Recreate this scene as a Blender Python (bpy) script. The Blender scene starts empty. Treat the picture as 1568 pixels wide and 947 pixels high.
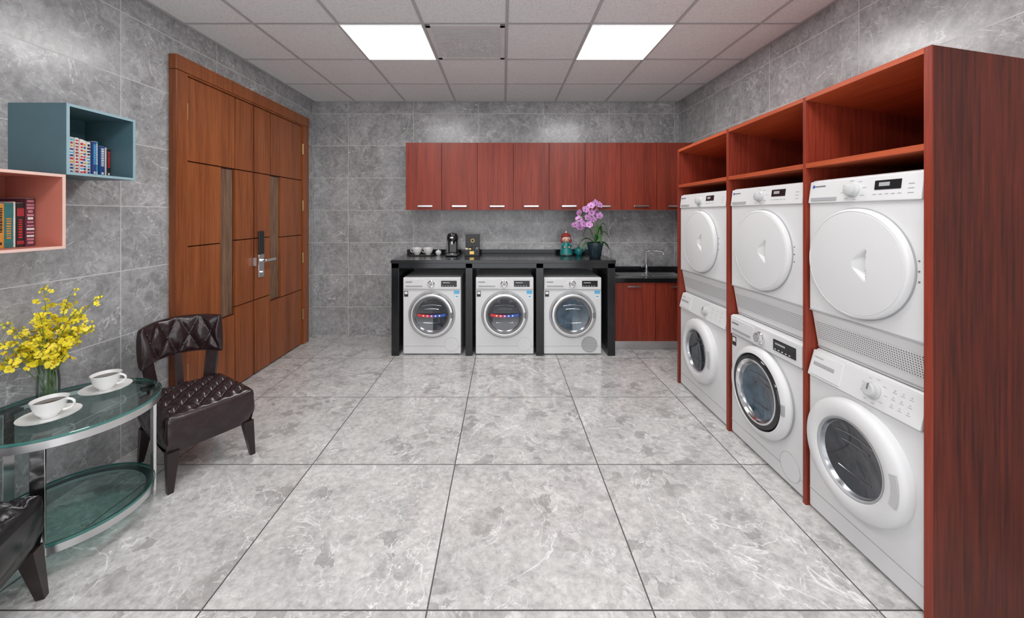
import bpy, bmesh, math, random
from mathutils import Vector, Matrix
random.seed(7)
sc = bpy.context.scene

# ------------------------------------------------------------------ node helpers
class N:
    def __init__(s, name):
        s.m = bpy.data.materials.new(name); s.m.use_nodes = True
        s.t = s.m.node_tree; s.b = s.t.nodes['Principled BSDF']
    def n(s, typ, **kw):
        x = s.t.nodes.new(typ)
        for k, v in kw.items(): setattr(x, k, v)
        return x
    def l(s, a, b): s.t.links.new(a, b)
    def setin(s, sock, v):
        if isinstance(v, bpy.types.NodeSocket): s.l(v, sock)
        else: sock.default_value = v
    def math(s, op, a, b=None, c=None):
        x = s.n('ShaderNodeMath', operation=op)
        s.setin(x.inputs[0], a)
        if b is not None: s.setin(x.inputs[1], b)
        if c is not None: s.setin(x.inputs[2], c)
        return x.outputs[0]
    def vmath(s, op, a, b=None):
        x = s.n('ShaderNodeVectorMath', operation=op)
        s.setin(x.inputs[0], a)
        if b is not None: s.setin(x.inputs[1], b)
        return x.outputs[0]
    def noise(s, vec, scale, detail=4, rough=0.5, dist=0.0):
        x = s.n('ShaderNodeTexNoise'); s.l(vec, x.inputs['Vector'])
        x.inputs['Scale'].default_value = scale; x.inputs['Detail'].default_value = detail
        x.inputs['Roughness'].default_value = rough; x.inputs['Distortion'].default_value = dist
        return x.outputs['Fac']
    def ramp(s, fac, stops):
        x = s.n('ShaderNodeValToRGB'); s.l(fac, x.inputs[0])
        e = x.color_ramp.elements
        while len(e) < len(stops): e.new(0.5)
        for i, (p, c) in enumerate(stops):
            e[i].position = p
            if not isinstance(c, tuple): c = (c, c, c)
            e[i].color = (*c, 1)
        return x.outputs[0]
    def mix(s, fac, a, b, blend='MIX'):
        x = s.n('ShaderNodeMix', data_type='RGBA', blend_type=blend)
        s.setin(x.inputs['Factor'], fac)
        for sk, v in ((x.inputs[6], a), (x.inputs[7], b)):
            if isinstance(v, tuple): sk.default_value = (*v, 1)
            else: s.l(v, sk)
        return x.outputs[2]

def simple(name, col, rough=0.4, metal=0.0, vary=0.04, scale=12, coat=0, bump=0.0):
    k = N(name); b = k.b
    tc = k.n('ShaderNodeTexCoord').outputs['Object']
    f = k.noise(tc, scale, 3)
    lo = tuple(max(0, c*(1-vary)) for c in col); hi = tuple(min(1, c*(1+vary)) for c in col)
    k.l(k.ramp(f, [(0.3, lo), (0.7, hi)]), b.inputs['Base Color'])
    b.inputs['Roughness'].default_value = rough; b.inputs['Metallic'].default_value = metal
    b.inputs['Coat Weight'].default_value = coat
    if bump:
        bp = k.n('ShaderNodeBump'); bp.inputs['Strength'].default_value = bump; bp.inputs['Distance'].default_value = 0.002
        k.l(k.noise(tc, scale*12, 4), bp.inputs['Height']); k.l(bp.outputs[0], b.inputs['Normal'])
    return k.m

def marble(name, axes, size, off, base, blot, seamcol, seamw, rough, blotf=0.6, veing=1.0, soft=1.0):
    k = N(name); b = k.b
    pos = k.n('ShaderNodeNewGeometry').outputs['Position']
    sp = k.n('ShaderNodeSeparateXYZ'); k.l(pos, sp.inputs[0])
    seams = []; ids = []
    for i in range(3):
        if i in axes:
            j = axes.index(i)
            v = k.math('SUBTRACT', sp.outputs[i], off[j])
            d = k.math('PINGPONG', v, size[j]/2)
            seams.append(k.math('LESS_THAN', d, seamw/2))
            ids.append(k.math('FLOOR', k.math('DIVIDE', v, size[j])))
        else: ids.append(0.0)
    cb = k.n('ShaderNodeCombineXYZ')
    for i in range(3): k.setin(cb.inputs[i], ids[i])
    wn = k.n('ShaderNodeTexWhiteNoise', noise_dimensions='3D'); k.l(cb.outputs[0], wn.inputs['Vector'])
    sc1 = k.n('ShaderNodeVectorMath', operation='SCALE'); k.l(wn.outputs['Color'], sc1.inputs[0]); sc1.inputs[3].default_value = 17.0
    p = k.vmath('ADD', pos, sc1.outputs[0])
    n1 = k.noise(p, 2.6, 9, 0.66, 0.6)
    c = k.ramp(n1, [(0.32, tuple(x*(1-0.26*soft) for x in base)), (0.5, base), (0.68, tuple(min(1, x*(1+0.28*soft)) for x in base))])
    nf = k.noise(p, 28, 8, 0.75, 0.3)
    c = k.mix(1.0, c, k.ramp(nf, [(0.34, 0.72), (0.5, 0.98), (0.66, 1.24)]), 'MULTIPLY')
    pd = k.n('ShaderNodeTexNoise'); k.l(p, pd.inputs['Vector']); pd.inputs['Scale'].default_value = 14; pd.inputs['Detail'].default_value = 5
    sc2 = k.n('ShaderNodeVectorMath', operation='SCALE'); k.l(pd.outputs['Color'], sc2.inputs[0]); sc2.inputs[3].default_value = 0.13
    pw = k.vmath('ADD', p, sc2.outputs[0])
    vo = k.n('ShaderNodeTexVoronoi'); k.l(pw, vo.inputs['Vector']); vo.inputs['Scale'].default_value = 15
    sv = k.n('ShaderNodeSeparateColor'); k.l(vo.outputs['Color'], sv.inputs[0])
    cl = k.ramp(k.noise(p, 3.2, 4, 0.6, 0.4), [(0.44, 0.0), (0.60, 1.0)])
    f2 = k.math('MULTIPLY', k.ramp(sv.outputs[0], [(0.66, 0.0), (0.71, 1.0)]), cl)
    c = k.mix(k.math('MULTIPLY', f2, blotf), c, blot)
    n5 = k.noise(p, 6.5, 9, 0.74, 0.5)
    c = k.mix(k.math('MULTIPLY', k.ramp(n5, [(0.50, 0.0), (0.62, 1.0)]), 0.34*soft), c, tuple(min(1, x*1.55) for x in base))
    for s_, w_, a_, dd in ((1.3, 0.005, 0.75, 2.0), (3.2, 0.007, 0.6, 1.2), (7.0, 0.010, 0.45, 0.8)):
        nv = k.noise(k.vmath('ADD', p, (s_*3, 7.0, s_)), s_, 5, 0.55, dd)
        dv = k.math('ABSOLUTE', k.math('SUBTRACT', nv, 0.5))
        fv = k.ramp(dv, [(0.0, 1.0), (w_, 0.0)])
        gate = k.ramp(k.noise(p, s_*1.7, 2), [(0.43, 0.0), (0.58, 1.0)])
        c = k.mix(k.math('MULTIPLY', k.math('MULTIPLY', fv, gate), a_*veing), c, tuple(min(1, x*2.1) for x in base))
    bri = k.math('MULTIPLY_ADD', wn.outputs['Value'], 0.08, 0.96)
    cc = k.n('ShaderNodeCombineColor')
    for i in range(3): k.l(bri, cc.inputs[i])
    c = k.mix(1.0, c, cc.outputs[0], 'MULTIPLY')
    sm = k.math('MAXIMUM', seams[0], seams[1])
    c = k.mix(sm, c, seamcol)
    k.l(c, b.inputs['Base Color'])
    k.l(k.math('MULTIPLY_ADD', sm, 0.4, rough), b.inputs['Roughness'])
    b.inputs['Specular IOR Level'].default_value = 0.5
    return k.m

def wood(name, c1, c2, axis='z', rough=0.35, fine=1.0):
    k = N(name); b = k.b
    tc = k.n('ShaderNodeTexCoord').outputs['Object']
    mp = k.n('ShaderNodeMapping'); k.l(tc, mp.inputs[0])
    s = {'z': (1, 1, 0.035), 'y': (1, 0.035, 1), 'x': (0.035, 1, 1)}[axis]
    mp.inputs['Scale'].default_value = s
    n1 = k.noise(mp.outputs[0], 75*fine, 6, 0.65, 0.15)
    n2 = k.noise(mp.outputs[0], 9*fine, 3, 0.5, 0.3)
    f = k.math('MULTIPLY_ADD', n2, 0.35, k.math('MULTIPLY', n1, 0.65))
    c = k.ramp(f, [(0.38, c1), (0.60, c2)])
    k.l(c, b.inputs['Base Color']); b.inputs['Roughness'].default_value = rough
    b.inputs['Specular IOR Level'].default_value = 0.35
    return k.m

def emit(name, col, st):
    k = N(name); b = k.b
    b.inputs['Base Color'].default_value = (0.9, 0.9, 0.9, 1)
    b.inputs['Emission Color'].default_value = (*col, 1); b.inputs['Emission Strength'].default_value = st
    return k.m

# ------------------------------------------------------------------ materials
M = {}
M['floor'] = marble('marble_floor', (0, 1), (0.855, 0.855), (0.568, 2.322), (0.52, 0.514, 0.505), (0.27, 0.262, 0.255), (0.06, 0.058, 0.055), 0.006, 0.10, 0.66, 0.8, 0.6)
WB = (0.325, 0.325, 0.332); WD = (0.17, 0.168, 0.168); WS = (0.55, 0.55, 0.55)
M['wall_x'] = marble('marble_wall_side', (1, 2), (0.80, 0.40), (2.382, 1.55), WB, WD, WS, 0.005, 0.26, 0.45, 1.15)
M['wall_y'] = marble('marble_wall_back', (0, 2), (0.81, 0.40), (-0.30, 1.55), WB, WD, WS, 0.005, 0.26, 0.45, 1.15)
M['mahog'] = wood('mahogany_red', (0.140, 0.017, 0.008), (0.270, 0.036, 0.017), 'z', 0.42)
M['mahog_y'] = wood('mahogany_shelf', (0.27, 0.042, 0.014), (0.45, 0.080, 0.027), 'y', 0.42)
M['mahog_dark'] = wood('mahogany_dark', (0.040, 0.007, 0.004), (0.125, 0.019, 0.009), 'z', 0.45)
M['doorw'] = wood('door_wood', (0.165, 0.042, 0.012), (0.31, 0.088, 0.026), 'z', 0.36)
M['doorgap'] = simple('door_groove', (0.05, 0.014, 0.006), 0.6)
M['fluted'] = wood('door_screen_inlay', (0.09, 0.045, 0.025), (0.22, 0.125, 0.075), 'z', 0.4, 1.5)
M['white'] = simple('white_enamel', (0.70, 0.705, 0.712), 0.28, vary=0.01)
M['whiteplastic'] = simple('white_plastic', (0.68, 0.685, 0.692), 0.36, vary=0.01)
M['gripgrey'] = simple('light_grey_plastic', (0.50, 0.505, 0.51), 0.4)
M['greyp'] = simple('grey_plastic', (0.36, 0.365, 0.375), 0.4)
M['midgrey'] = simple('mid_grey_plastic', (0.15, 0.155, 0.16), 0.4)
M['black'] = simple('black_gloss', (0.010, 0.010, 0.012), 0.12)
M['blackm'] = simple('black_satin', (0.014, 0.014, 0.015), 0.4)
M['chrome'] = simple('chrome', (0.82, 0.82, 0.83), 0.12, 1.0, vary=0.01)
M['steel'] = simple('brushed_steel', (0.70, 0.70, 0.71), 0.28, 1.0)
M['darkglass'] = simple('door_glass_dark', (0.022, 0.026, 0.034), 0.05, vary=0.5, scale=7, coat=0.6)
M['blueglass'] = simple('door_glass_blue', (0.035, 0.065, 0.095), 0.05, vary=0.7, scale=9, coat=0.6)
M['drum'] = simple('drum_steel', (0.30, 0.31, 0.33), 0.22, 0.9, vary=0.3, scale=20)
M['red'] = simple('sticker_red', (0.65, 0.03, 0.04), 0.35)
M['blue'] = simple('sticker_blue', (0.03, 0.09, 0.45), 0.35)
M['purple'] = simple('sticker_purple', (0.28, 0.04, 0.25), 0.35)
M['cyan'] = simple('sticker_cyan', (0.10, 0.45, 0.75), 0.35)
M['paper'] = simple('paper_white', (0.8, 0.8, 0.78), 0.6)
M['leather'] = simple('dark_leather', (0.020, 0.009, 0.010), 0.22, vary=0.25, scale=30, bump=0.15)
M['leatherb'] = simple('black_leather', (0.009, 0.008, 0.009), 0.25, vary=0.25, scale=30, bump=0.15)
M['legwood'] = simple('dark_leg_wood', (0.016, 0.008, 0.008), 0.32)
M['teal'] = simple('teal_lacquer', (0.055, 0.112, 0.135), 0.4)
M['tealin'] = simple('teal_lacquer_inside', (0.06, 0.14, 0.165), 0.4)
M['tealedge'] = simple('teal_edge', (0.26, 0.40, 0.45), 0.4)
M['pink'] = simple('coral_lacquer', (0.50, 0.16, 0.115), 0.4)
M['pinkedge'] = simple('coral_edge', (0.75, 0.50, 0.44), 0.4)
M['porc'] = simple('porcelain', (0.82, 0.82, 0.81), 0.15, vary=0.01, coat=0.5)
M['coffee'] = simple('coffee', (0.03, 0.012, 0.006), 0.15)
M['green'] = simple('leaf_green', (0.04, 0.13, 0.03), 0.35, vary=0.4, scale=30)
M['stem'] = simple('stem_green', (0.12, 0.20, 0.04), 0.5)
M['yellow'] = simple('petal_yellow', (0.85, 0.70, 0.02), 0.5, vary=0.15, scale=60)
M['orange'] = simple('petal_orange', (0.45, 0.14, 0.02), 0.5)
M['orchid'] = simple('petal_orchid', (0.60, 0.28, 0.60), 0.5, vary=0.35, scale=60)
M['magenta'] = simple('orchid_lip', (0.40, 0.02, 0.22), 0.5)
M['potc'] = simple('pot_glaze', (0.018, 0.035, 0.045), 0.2)
M['soil'] = simple('soil', (0.03, 0.02, 0.012), 0.9)
M['dress'] = simple('figurine_teal', (0.01, 0.20, 0.20), 0.3, vary=0.2)
M['skin'] = simple('figurine_skin', (0.75, 0.48, 0.38), 0.4)
M['hat'] = simple('figurine_red', (0.30, 0.03, 0.025), 0.4, vary=0.2)
M['gold'] = simple('gold', (0.70, 0.45, 0.14), 0.3, 1.0)
M['brass'] = simple('brass_hinge', (0.55, 0.38, 0.15), 0.35, 1.0)
M['tbar'] = simple('ceiling_bar', (0.46, 0.44, 0.45), 0.5, vary=0.02)
M['vent'] = simple('vent_metal', (0.66, 0.65, 0.65), 0.45, vary=0.02)
M['ventd'] = simple('vent_dark', (0.16, 0.16, 0.16), 0.7)
M['light'] = emit('light_panel_diffuser', (1.0, 0.99, 0.98), 17.0)

def granite():
    k = N('black_granite'); b = k.b
    pos = k.n('ShaderNodeTexCoord').outputs['Object']
    v = k.n('ShaderNodeTexVoronoi'); k.l(pos, v.inputs['Vector']); v.inputs['Scale'].default_value = 95
    f = k.ramp(v.outputs['Distance'], [(0.10, 1.0), (0.16, 0.0)])
    g = k.ramp(k.noise(pos, 30, 2), [(0.52, 0.0), (0.6, 1.0)])
    c = k.mix(k.math('MULTIPLY', f, g), (0.007, 0.008, 0.009), (0.09, 0.105, 0.11))
    k.l(c, b.inputs['Base Color']); b.inputs['Roughness'].default_value = 0.14
    return k.m
M['granite'] = granite()

def ceil_mat():
    k = N('mineral_ceiling_tile'); b = k.b
    pos = k.n('ShaderNodeNewGeometry').outputs['Position']
    f = k.noise(pos, 130, 4, 0.7)
    c = k.ramp(f, [(0.36, 0.58), (0.47, 0.79), (0.7, 0.85)])
    c = k.mix(1.0, c, (1.0, 0.985, 0.985), 'MULTIPLY')
    k.l(c, b.inputs['Base Color']); b.inputs['Roughness'].default_value = 0.9
    return k.m
M['ceil'] = ceil_mat()

def grille_mat():
    k = N('perforated_grille'); b = k.b
    tc = k.n('ShaderNodeTexCoord').outputs['Object']
    sp = k.n('ShaderNodeSeparateXYZ'); k.l(tc, sp.inputs[0])
    a = k.math('PINGPONG', sp.outputs[0], 0.005); c_ = k.math('PINGPONG', sp.outputs[2], 0.005)
    d = k.math('SQRT', k.math('ADD', k.math('MULTIPLY', a, a), k.math('MULTIPLY', c_, c_)))
    f = k.math('LESS_THAN', d, 0.0029)
    k.l(k.mix(f, (0.66, 0.665, 0.67), (0.12, 0.12, 0.125)), b.inputs['Base Color'])
    b.inputs['Roughness'].default_value = 0.4
    return k.m
M['grille'] = grille_mat()

def glass_mat(name, tint):
    k = N(name); t = k.t
    out = [n for n in t.nodes if n.type == 'OUTPUT_MATERIAL'][0]
    tr = k.n('ShaderNodeBsdfTransparent'); tr.inputs[0].default_value = (*tint, 1)
    gl = k.n('ShaderNodeBsdfGlossy'); gl.inputs['Roughness'].default_value = 0.03
    lw = k.n('ShaderNodeLayerWeight'); lw.inputs['Blend'].default_value = 0.25
    f = k.math('MULTIPLY_ADD', lw.outputs['Fresnel'], 0.7, 0.05)
    mx = k.n('ShaderNodeMixShader'); k.l(f, mx.inputs[0]); k.l(tr.outputs[0], mx.inputs[1]); k.l(gl.outputs[0], mx.inputs[2])
    k.l(mx.outputs[0], out.inputs['Surface'])
    return k.m
M['glass'] = glass_mat('table_glass', (0.76, 0.89, 0.87))
M['glassedge'] = simple('glass_edge_green', (0.04, 0.17, 0.15), 0.08, vary=0.2, coat=0.5)
M['vaseglass'] = glass_mat('vase_glass', (0.84, 0.9, 0.87))

for nm, c in (('bk_w', (0.76, 0.74, 0.70)), ('bk_r', (0.36, 0.03, 0.035)), ('bk_b', (0.02, 0.06, 0.24)), ('bk_c', (0.06, 0.32, 0.48)), ('bk_k', (0.02, 0.016, 0.016)),
              ('bk_p', (0.55, 0.22, 0.26)), ('bk_g', (0.03, 0.17, 0.17)), ('bk_y', (0.62, 0.27, 0.04)), ('bk_m', (0.12, 0.03, 0.05))):
    M[nm] = simple('book_'+nm, c, 0.5, vary=0.08, scale=40)

# ------------------------------------------------------------------ mesh builder
class MB:
    def __init__(s, name, loc=(0, 0, 0), rot=0.0):
        s.name = name; s.bm = bmesh.new(); s.mats = []; s.loc = loc; s.rot = rot
    def mi(s, m):
        if m not in s.mats: s.mats.append(m)
        return s.mats.index(m)
    def merge(s, t, mat, M4=None):
        i = s.mi(mat)
        if M4 is not None: bmesh.ops.transform(t, matrix=M4, verts=t.verts)
        for f in t.faces: f.material_index = i
        me = bpy.data.meshes.new('tmp'); t.to_mesh(me); t.free()
        s.bm.from_mesh(me); bpy.data.meshes.remove(me)
    def raw(s, vs, fs, mat, M4=None, norm=False):
        t = bmesh.new(); vv = [t.verts.new(v) for v in vs]
        for f in fs:
            try: t.faces.new([vv[i] for i in f])
            except ValueError: pass
        if norm: bmesh.ops.recalc_face_normals(t, faces=t.faces)
        s.merge(t, mat, M4)
    def box(s, a, b, mat, bev=0.0, seg=2, M4=None):
        t = bmesh.new(); bmesh.ops.create_cube(t, size=1)
        sz = [abs(b[i]-a[i]) for i in range(3)]; c = [(a[i]+b[i])/2 for i in range(3)]
        bmesh.ops.transform(t, matrix=Matrix.Translation(c) @ Matrix.Diagonal((*sz, 1)), verts=t.verts)
        if bev:
            bmesh.ops.bevel(t, geom=t.edges[:], offset=min(bev, min(sz)*0.45), segments=seg, profile=0.5, affect='EDGES')
        s.merge(t, mat, M4)
    def prism(s, poly, ax, lo, hi, mat, bev=0.0, seg=2, M4=None):
        def mk(p, h):
            l = list(p); l.insert(ax, h); return tuple(l)
        n = len(poly); t = bmesh.new()
        A = [t.verts.new(mk(p, lo)) for p in poly]; B = [t.verts.new(mk(p, hi)) for p in poly]
        t.faces.new(A); t.faces.new(B[::-1])
        for i in range(n): t.faces.new([A[i], B[i], B[(i+1) % n], A[(i+1) % n]])
        bmesh.ops.recalc_face_normals(t, faces=t.faces)
        if bev: bmesh.ops.bevel(t, geom=t.edges[:], offset=bev, segments=seg, profile=0.5, affect='EDGES')
        s.merge(t, mat, M4)
    def hexa(s, v8, mat):
        s.raw(v8, [(0, 1, 2, 3), (7, 6, 5, 4), (0, 4, 5, 1), (1, 5, 6, 2), (2, 6, 7, 3), (3, 7, 4, 0)], mat, norm=True)
    def cyl(s, p, q, r, mat, r2=None, seg=24, M4=None):
        p = Vector(p); q = Vector(q); d = q-p
        t = bmesh.new()
        bmesh.ops.create_cone(t, cap_ends=True, segments=seg, radius1=r, radius2=r if r2 is None else r2, depth=d.length)
        m = Matrix.Translation((p+q)/2) @ d.to_track_quat('Z', 'Y').to_matrix().to_4x4()
        if M4 is not None: m = M4 @ m
        s.merge(t, mat, m)
    def sph(s, c, r, mat, seg=20, sc=(1, 1, 1), M4=None):
        t = bmesh.new(); bmesh.ops.create_uvsphere(t, u_segments=seg, v_segments=max(6, seg//2), radius=r)
        m = Matrix.Translation(c) @ Matrix.Diagonal((*sc, 1))
        if M4 is not None: m = M4 @ m
        s.merge(t, mat, m)
    def lathe(s, prof, mat, c=(0, 0, 0), axis='z', seg=40, M4=None):
        t = bmesh.new(); rings = []
        for r, h in prof:
            if r < 1e-5:
                p = (0, 0, h) if axis == 'z' else (0, -h, 0)
                rings.append([t.verts.new(Vector(p)+Vector(c))])
            else:
                ring = []
                for i in range(seg):
                    a = 2*math.pi*i/seg
                    p = (r*math.cos(a), r*math.sin(a), h) if axis == 'z' else (r*math.cos(a), -h, r*math.sin(a))
                    ring.append(t.verts.new(Vector(p)+Vector(c)))
                rings.append(ring)
        for a, b in zip(rings, rings[1:]):
            for i in range(seg):
                j = (i+1) % seg
                if len(a) == 1 and len(b) == 1: continue
                if len(a) == 1: t.faces.new([a[0], b[i], b[j]])
                elif len(b) == 1: t.faces.new([a[i], a[j], b[0]])
                else: t.faces.new([a[i], a[j], b[j], b[i]])
        bmesh.ops.recalc_face_normals(t, faces=t.faces)
        s.merge(t, mat, M4)
    def tube(s, pts, r, mat, seg=10, M4=None, r_end=None):
        pts = [Vector(p) for p in pts]; t = bmesh.new(); rings = []
        up = Vector((0.13, 0.21, 0.97))
        for i, p in enumerate(pts):
            d = (pts[min(i+1, len(pts)-1)]-pts[max(i-1, 0)]).normalized()
            x = d.cross(up)
            if x.length < 1e-3: x = d.cross(Vector((1, 0, 0)))
            x.normalize(); y = d.cross(x)
            rr = r if r_end is None else r+(r_end-r)*i/(len(pts)-1)
            rings.append([t.verts.new(p+x*rr*math.cos(2*math.pi*k/seg)+y*rr*math.sin(2*math.pi*k/seg)) for k in range(seg)])
        for a, b in zip(rings, rings[1:]):
            for i in range(seg):
                j = (i+1) % seg; t.faces.new([a[i], a[j], b[j], b[i]])
        t.faces.new(rings[0][::-1]); t.faces.new(rings[-1])
        bmesh.ops.recalc_face_normals(t, faces=t.faces)
        s.merge(t, mat, M4)
    def done(s, angle=0.6, wn=True):
        bm = s.bm
        for f in bm.faces: f.smooth = True
        for e in bm.edges:
            if len(e.link_faces) == 2:
                e.smooth = e.calc_face_angle(0) < angle
        me = bpy.data.meshes.new(s.name); bm.to_mesh(me); bm.free()
        for m in s.mats: me.materials.append(M[m])
        o = bpy.data.objects.new(s.name, me); sc.collection.objects.link(o)
        o.location = s.loc; o.rotation_euler = (0, 0, s.rot)
        if wn:
            md = o.modifiers.new('weighted_normal', 'WEIGHTED_NORMAL'); md.keep_sharp = True; md.weight = 80
        return o

XL, XR, YB, YF, ZC = -2.35, 2.19, 4.81, -1.75, 2.903

# ------------------------------------------------------------------ room shell
b = MB('floor'); b.box((XL-0.1, YF-0.1, -0.1), (XR+0.1, YB+0.1, 0), 'floor'); b.done()
b = MB('wall_left'); b.box((XL-0.1, YF-0.1, 0), (XL, YB+0.1, ZC+0.05), 'wall_x'); b.done()
b = MB('wall_right'); b.box((XR, YF-0.1, 0), (XR+0.1, YB+0.1, ZC+0.05), 'wall_x'); b.done()
b = MB('wall_back'); b.box((XL, YB, 0), (XR, YB+0.1, ZC+0.05), 'wall_y'); b.done()
# front wall (behind the photographer) with a wide opening, added to let world light in as fill
b = MB('wall_front')
b.box((XL, YF-0.1, 0), (XL+0.35, YF, ZC+0.05), 'wall_y'); b.box((XR-0.35, YF-0.1, 0), (XR, YF, ZC+0.05), 'wall_y')
b.box((XL+0.35, YF-0.1, 2.6), (XR-0.35, YF, ZC+0.05), 'wall_y'); b.done()
b = MB('ceiling'); b.box((XL-0.1, YF-0.1, ZC), (XR+0.1, YB+0.1, ZC+0.1), 'ceil'); b.done()
GX = [0.03+0.62*k for k in range(-3, 4)]; GY = [4.81-0.657*k for k in range(1, 10)]
b = MB('ceiling_grid')
for x in GX: b.box((x-0.011, YF, ZC-0.006), (x+0.011, YB, ZC+0.001), 'tbar')
for y in GY: b.box((XL, y-0.011, ZC-0.0055), (XR, y+0.011, ZC+0.001), 'tbar')
for (p, q) in (((XL, YF), (XL+0.02, YB)), ((XR-0.02, YF), (XR, YB)), ((XL, YB-0.02), (XR, YB)), ((XL, YF), (XR, YF+0.02))):
    b.box((p[0], p[1], ZC-0.007), (q[0], q[1], ZC+0.001), 'tbar')
b.done()
def cell(ix, y0): return (GX[ix]+0.014, GX[ix+1]-0.014, y0+0.014, y0+0.657-0.014)
for row in (2.839, 0.868, -1.103):
    for ix in (1, 4):
        x0, x1, y0, y1 = cell(ix, row)
        b = MB('ceiling_light_panel')
        b.box((x0, y0, ZC-0.010), (x1, y1, ZC-0.001), 'light')
        for (p, q) in (((x0-0.008, y0-0.008), (x1+0.008, y0)), ((x0-0.008, y1), (x1+0.008, y1+0.008)), ((x0-0.008, y0), (x0, y1)), ((x1, y0), (x1+0.008, y1))):
            b.box((p[0], p[1], ZC-0.012), (q[0], q[1], ZC), 'paper')
        b.done()
x0, x1, y0, y1 = cell(2, 2.839)
b = MB('ceiling_vent')
b.box((x0, y0, ZC-0.003), (x1, y1, ZC-0.001), 'ventd')
for (p, q) in (((x0, y0), (x1, y0+0.04)), ((x0, y1-0.04), (x1, y1)), ((x0, y0), (x0+0.04, y1)), ((x1-0.04, y0), (x1, y1))):
    b.box((p[0], p[1], ZC-0.012), (q[0], q[1], ZC-0.002), 'vent', 0.003)
n = 22
for i in range(n):
    y = y0+0.052+(y1-y0-0.104)*i/(n-1)
    b.box((x0+0.04, y-0.009, ZC-0.011), (x1-0.04, y+0.006, ZC-0.006), 'vent')
b.done()

# ------------------------------------------------------------------ double door on left wall
b = MB('door_1')
X0 = XL+0.001
b.box((X0, 2.73, 0), (XL+0.012, 4.575, 2.60), 'doorgap')
b.box((X0, 2.722, 0), (XL+0.055, 2.822, 2.524), 'doorw', 0.004)
b.box((X0, 4.468, 0), (XL+0.055, 4.584, 2.524), 'doorw', 0.004)
b.box((X0, 2.720, 2.526), (XL+0.058, 4.586, 2.632), 'doorw', 0.004)
b.box((X0, 2.824, 2.512), (XL+0.050, 4.466, 2.526), 'doorw', 0.003)
xp = XL+0.036
def pan(y0, y1, z0, z1): b.box((X0, y0+0.004, z0+0.004), (xp, y1-0.004, z1-0.004), 'doorw', 0.003)
for (A0, A1, S0, S1, B0, B1) in ((2.828, 3.18, 3.19, 3.335, 3.35, 3.596), (4.03, 4.464, 3.865, 4.02, 3.606, 3.855)):
    lo, hi = (A0, S1+0.012) if A0 < B0 else (S0-0.006, A1)
    pan(lo, hi, 1.89, 2.512); pan(lo, hi, 0.012, 0.635)
    for z0, z1 in ((0.635, 1.262), (1.262, 1.89)): pan(A0, A1+0.004 if A0 < B0 else A1, z0, z1)
    for z0, z1 in ((0.012, 0.70), (0.70, 1.275), (1.275, 1.89), (1.89, 2.512)): pan(B0, B1, z0, z1)
    b.box((X0, S0, 0.645), (XL+0.018, S1, 1.88), 'fluted')
    k = 9
    for i in range(k):
        y = S0+(i+0.5)*(S1-S0)/k
        b.cyl((XL+0.018, y, 0.645), (XL+0.018, y, 1.88), 0.0055, 'fluted', seg=8)
b.box((xp, 3.655, 1.12), (xp+0.018, 3.735, 1.34), 'blackm', 0.008)
b.box((xp, 3.655, 0.90), (xp+0.014, 3.735, 1.12), 'steel', 0.006)
b.cyl((xp, 3.70, 1.06), (xp+0.055, 3.70, 1.06), 0.016, 'chrome')
b.box((xp+0.045, 3.69, 1.048), (xp+0.065, 3.85, 1.074), 'chrome', 0.008)
b.cyl((xp, 3.695, 0.95), (xp+0.03, 3.695, 0.95), 0.013, 'chrome')
b.box((xp, 3.57, 1.02), (xp+0.03, 3.595, 1.10), 'chrome', 0.004)
for z in (0.35, 1.0, 1.6, 2.25):
    for y in (2.825, 4.466):
        b.cyl((xp+0.008, y, z-0.06), (xp+0.008, y, z+0.06), 0.009, 'brass', seg=12)
b.done()

# ------------------------------------------------------------------ cube shelves
def cube_shelf(name, y0, y1, z0, z1, body, inside, edge):
    b = MB(name); xb, xf, t = XL+0.001, -2.07, 0.013
    b.box((xb, y0, z0), (xf-0.002, y0+t, z1), body); b.box((xb, y1-t, z0), (xf-0.002, y1, z1), body)
    b.box((xb, y0+t, z0), (xf-0.002, y1-t, z0+t), body); b.box((xb, y0+t, z1-t), (xf-0.002, y1-t, z1), body)
    b.box((xb, y0+t, z0+t), (xb+0.008, y1-t, z1-t), inside)
    for a, c in (((y0, z0), (y0+t, z1)), ((y1-t, z0), (y1, z1)), ((y0+t, z0), (y1-t, z0+t)), ((y0+t, z1-t), (y1-t, z1))):
        b.box((xf-0.0022, a[0], a[1]), (xf, c[0], c[1]), edge)
    b.done()
cube_shelf('cube_shelf', 1.838, 2.182, 1.690, 2.030, 'teal', 'tealin', 'tealedge')
cube_shelf('cube_shelf', 1.492, 1.834, 1.338, 1.688, 'pink', 'pink', 'pinkedge')
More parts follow.
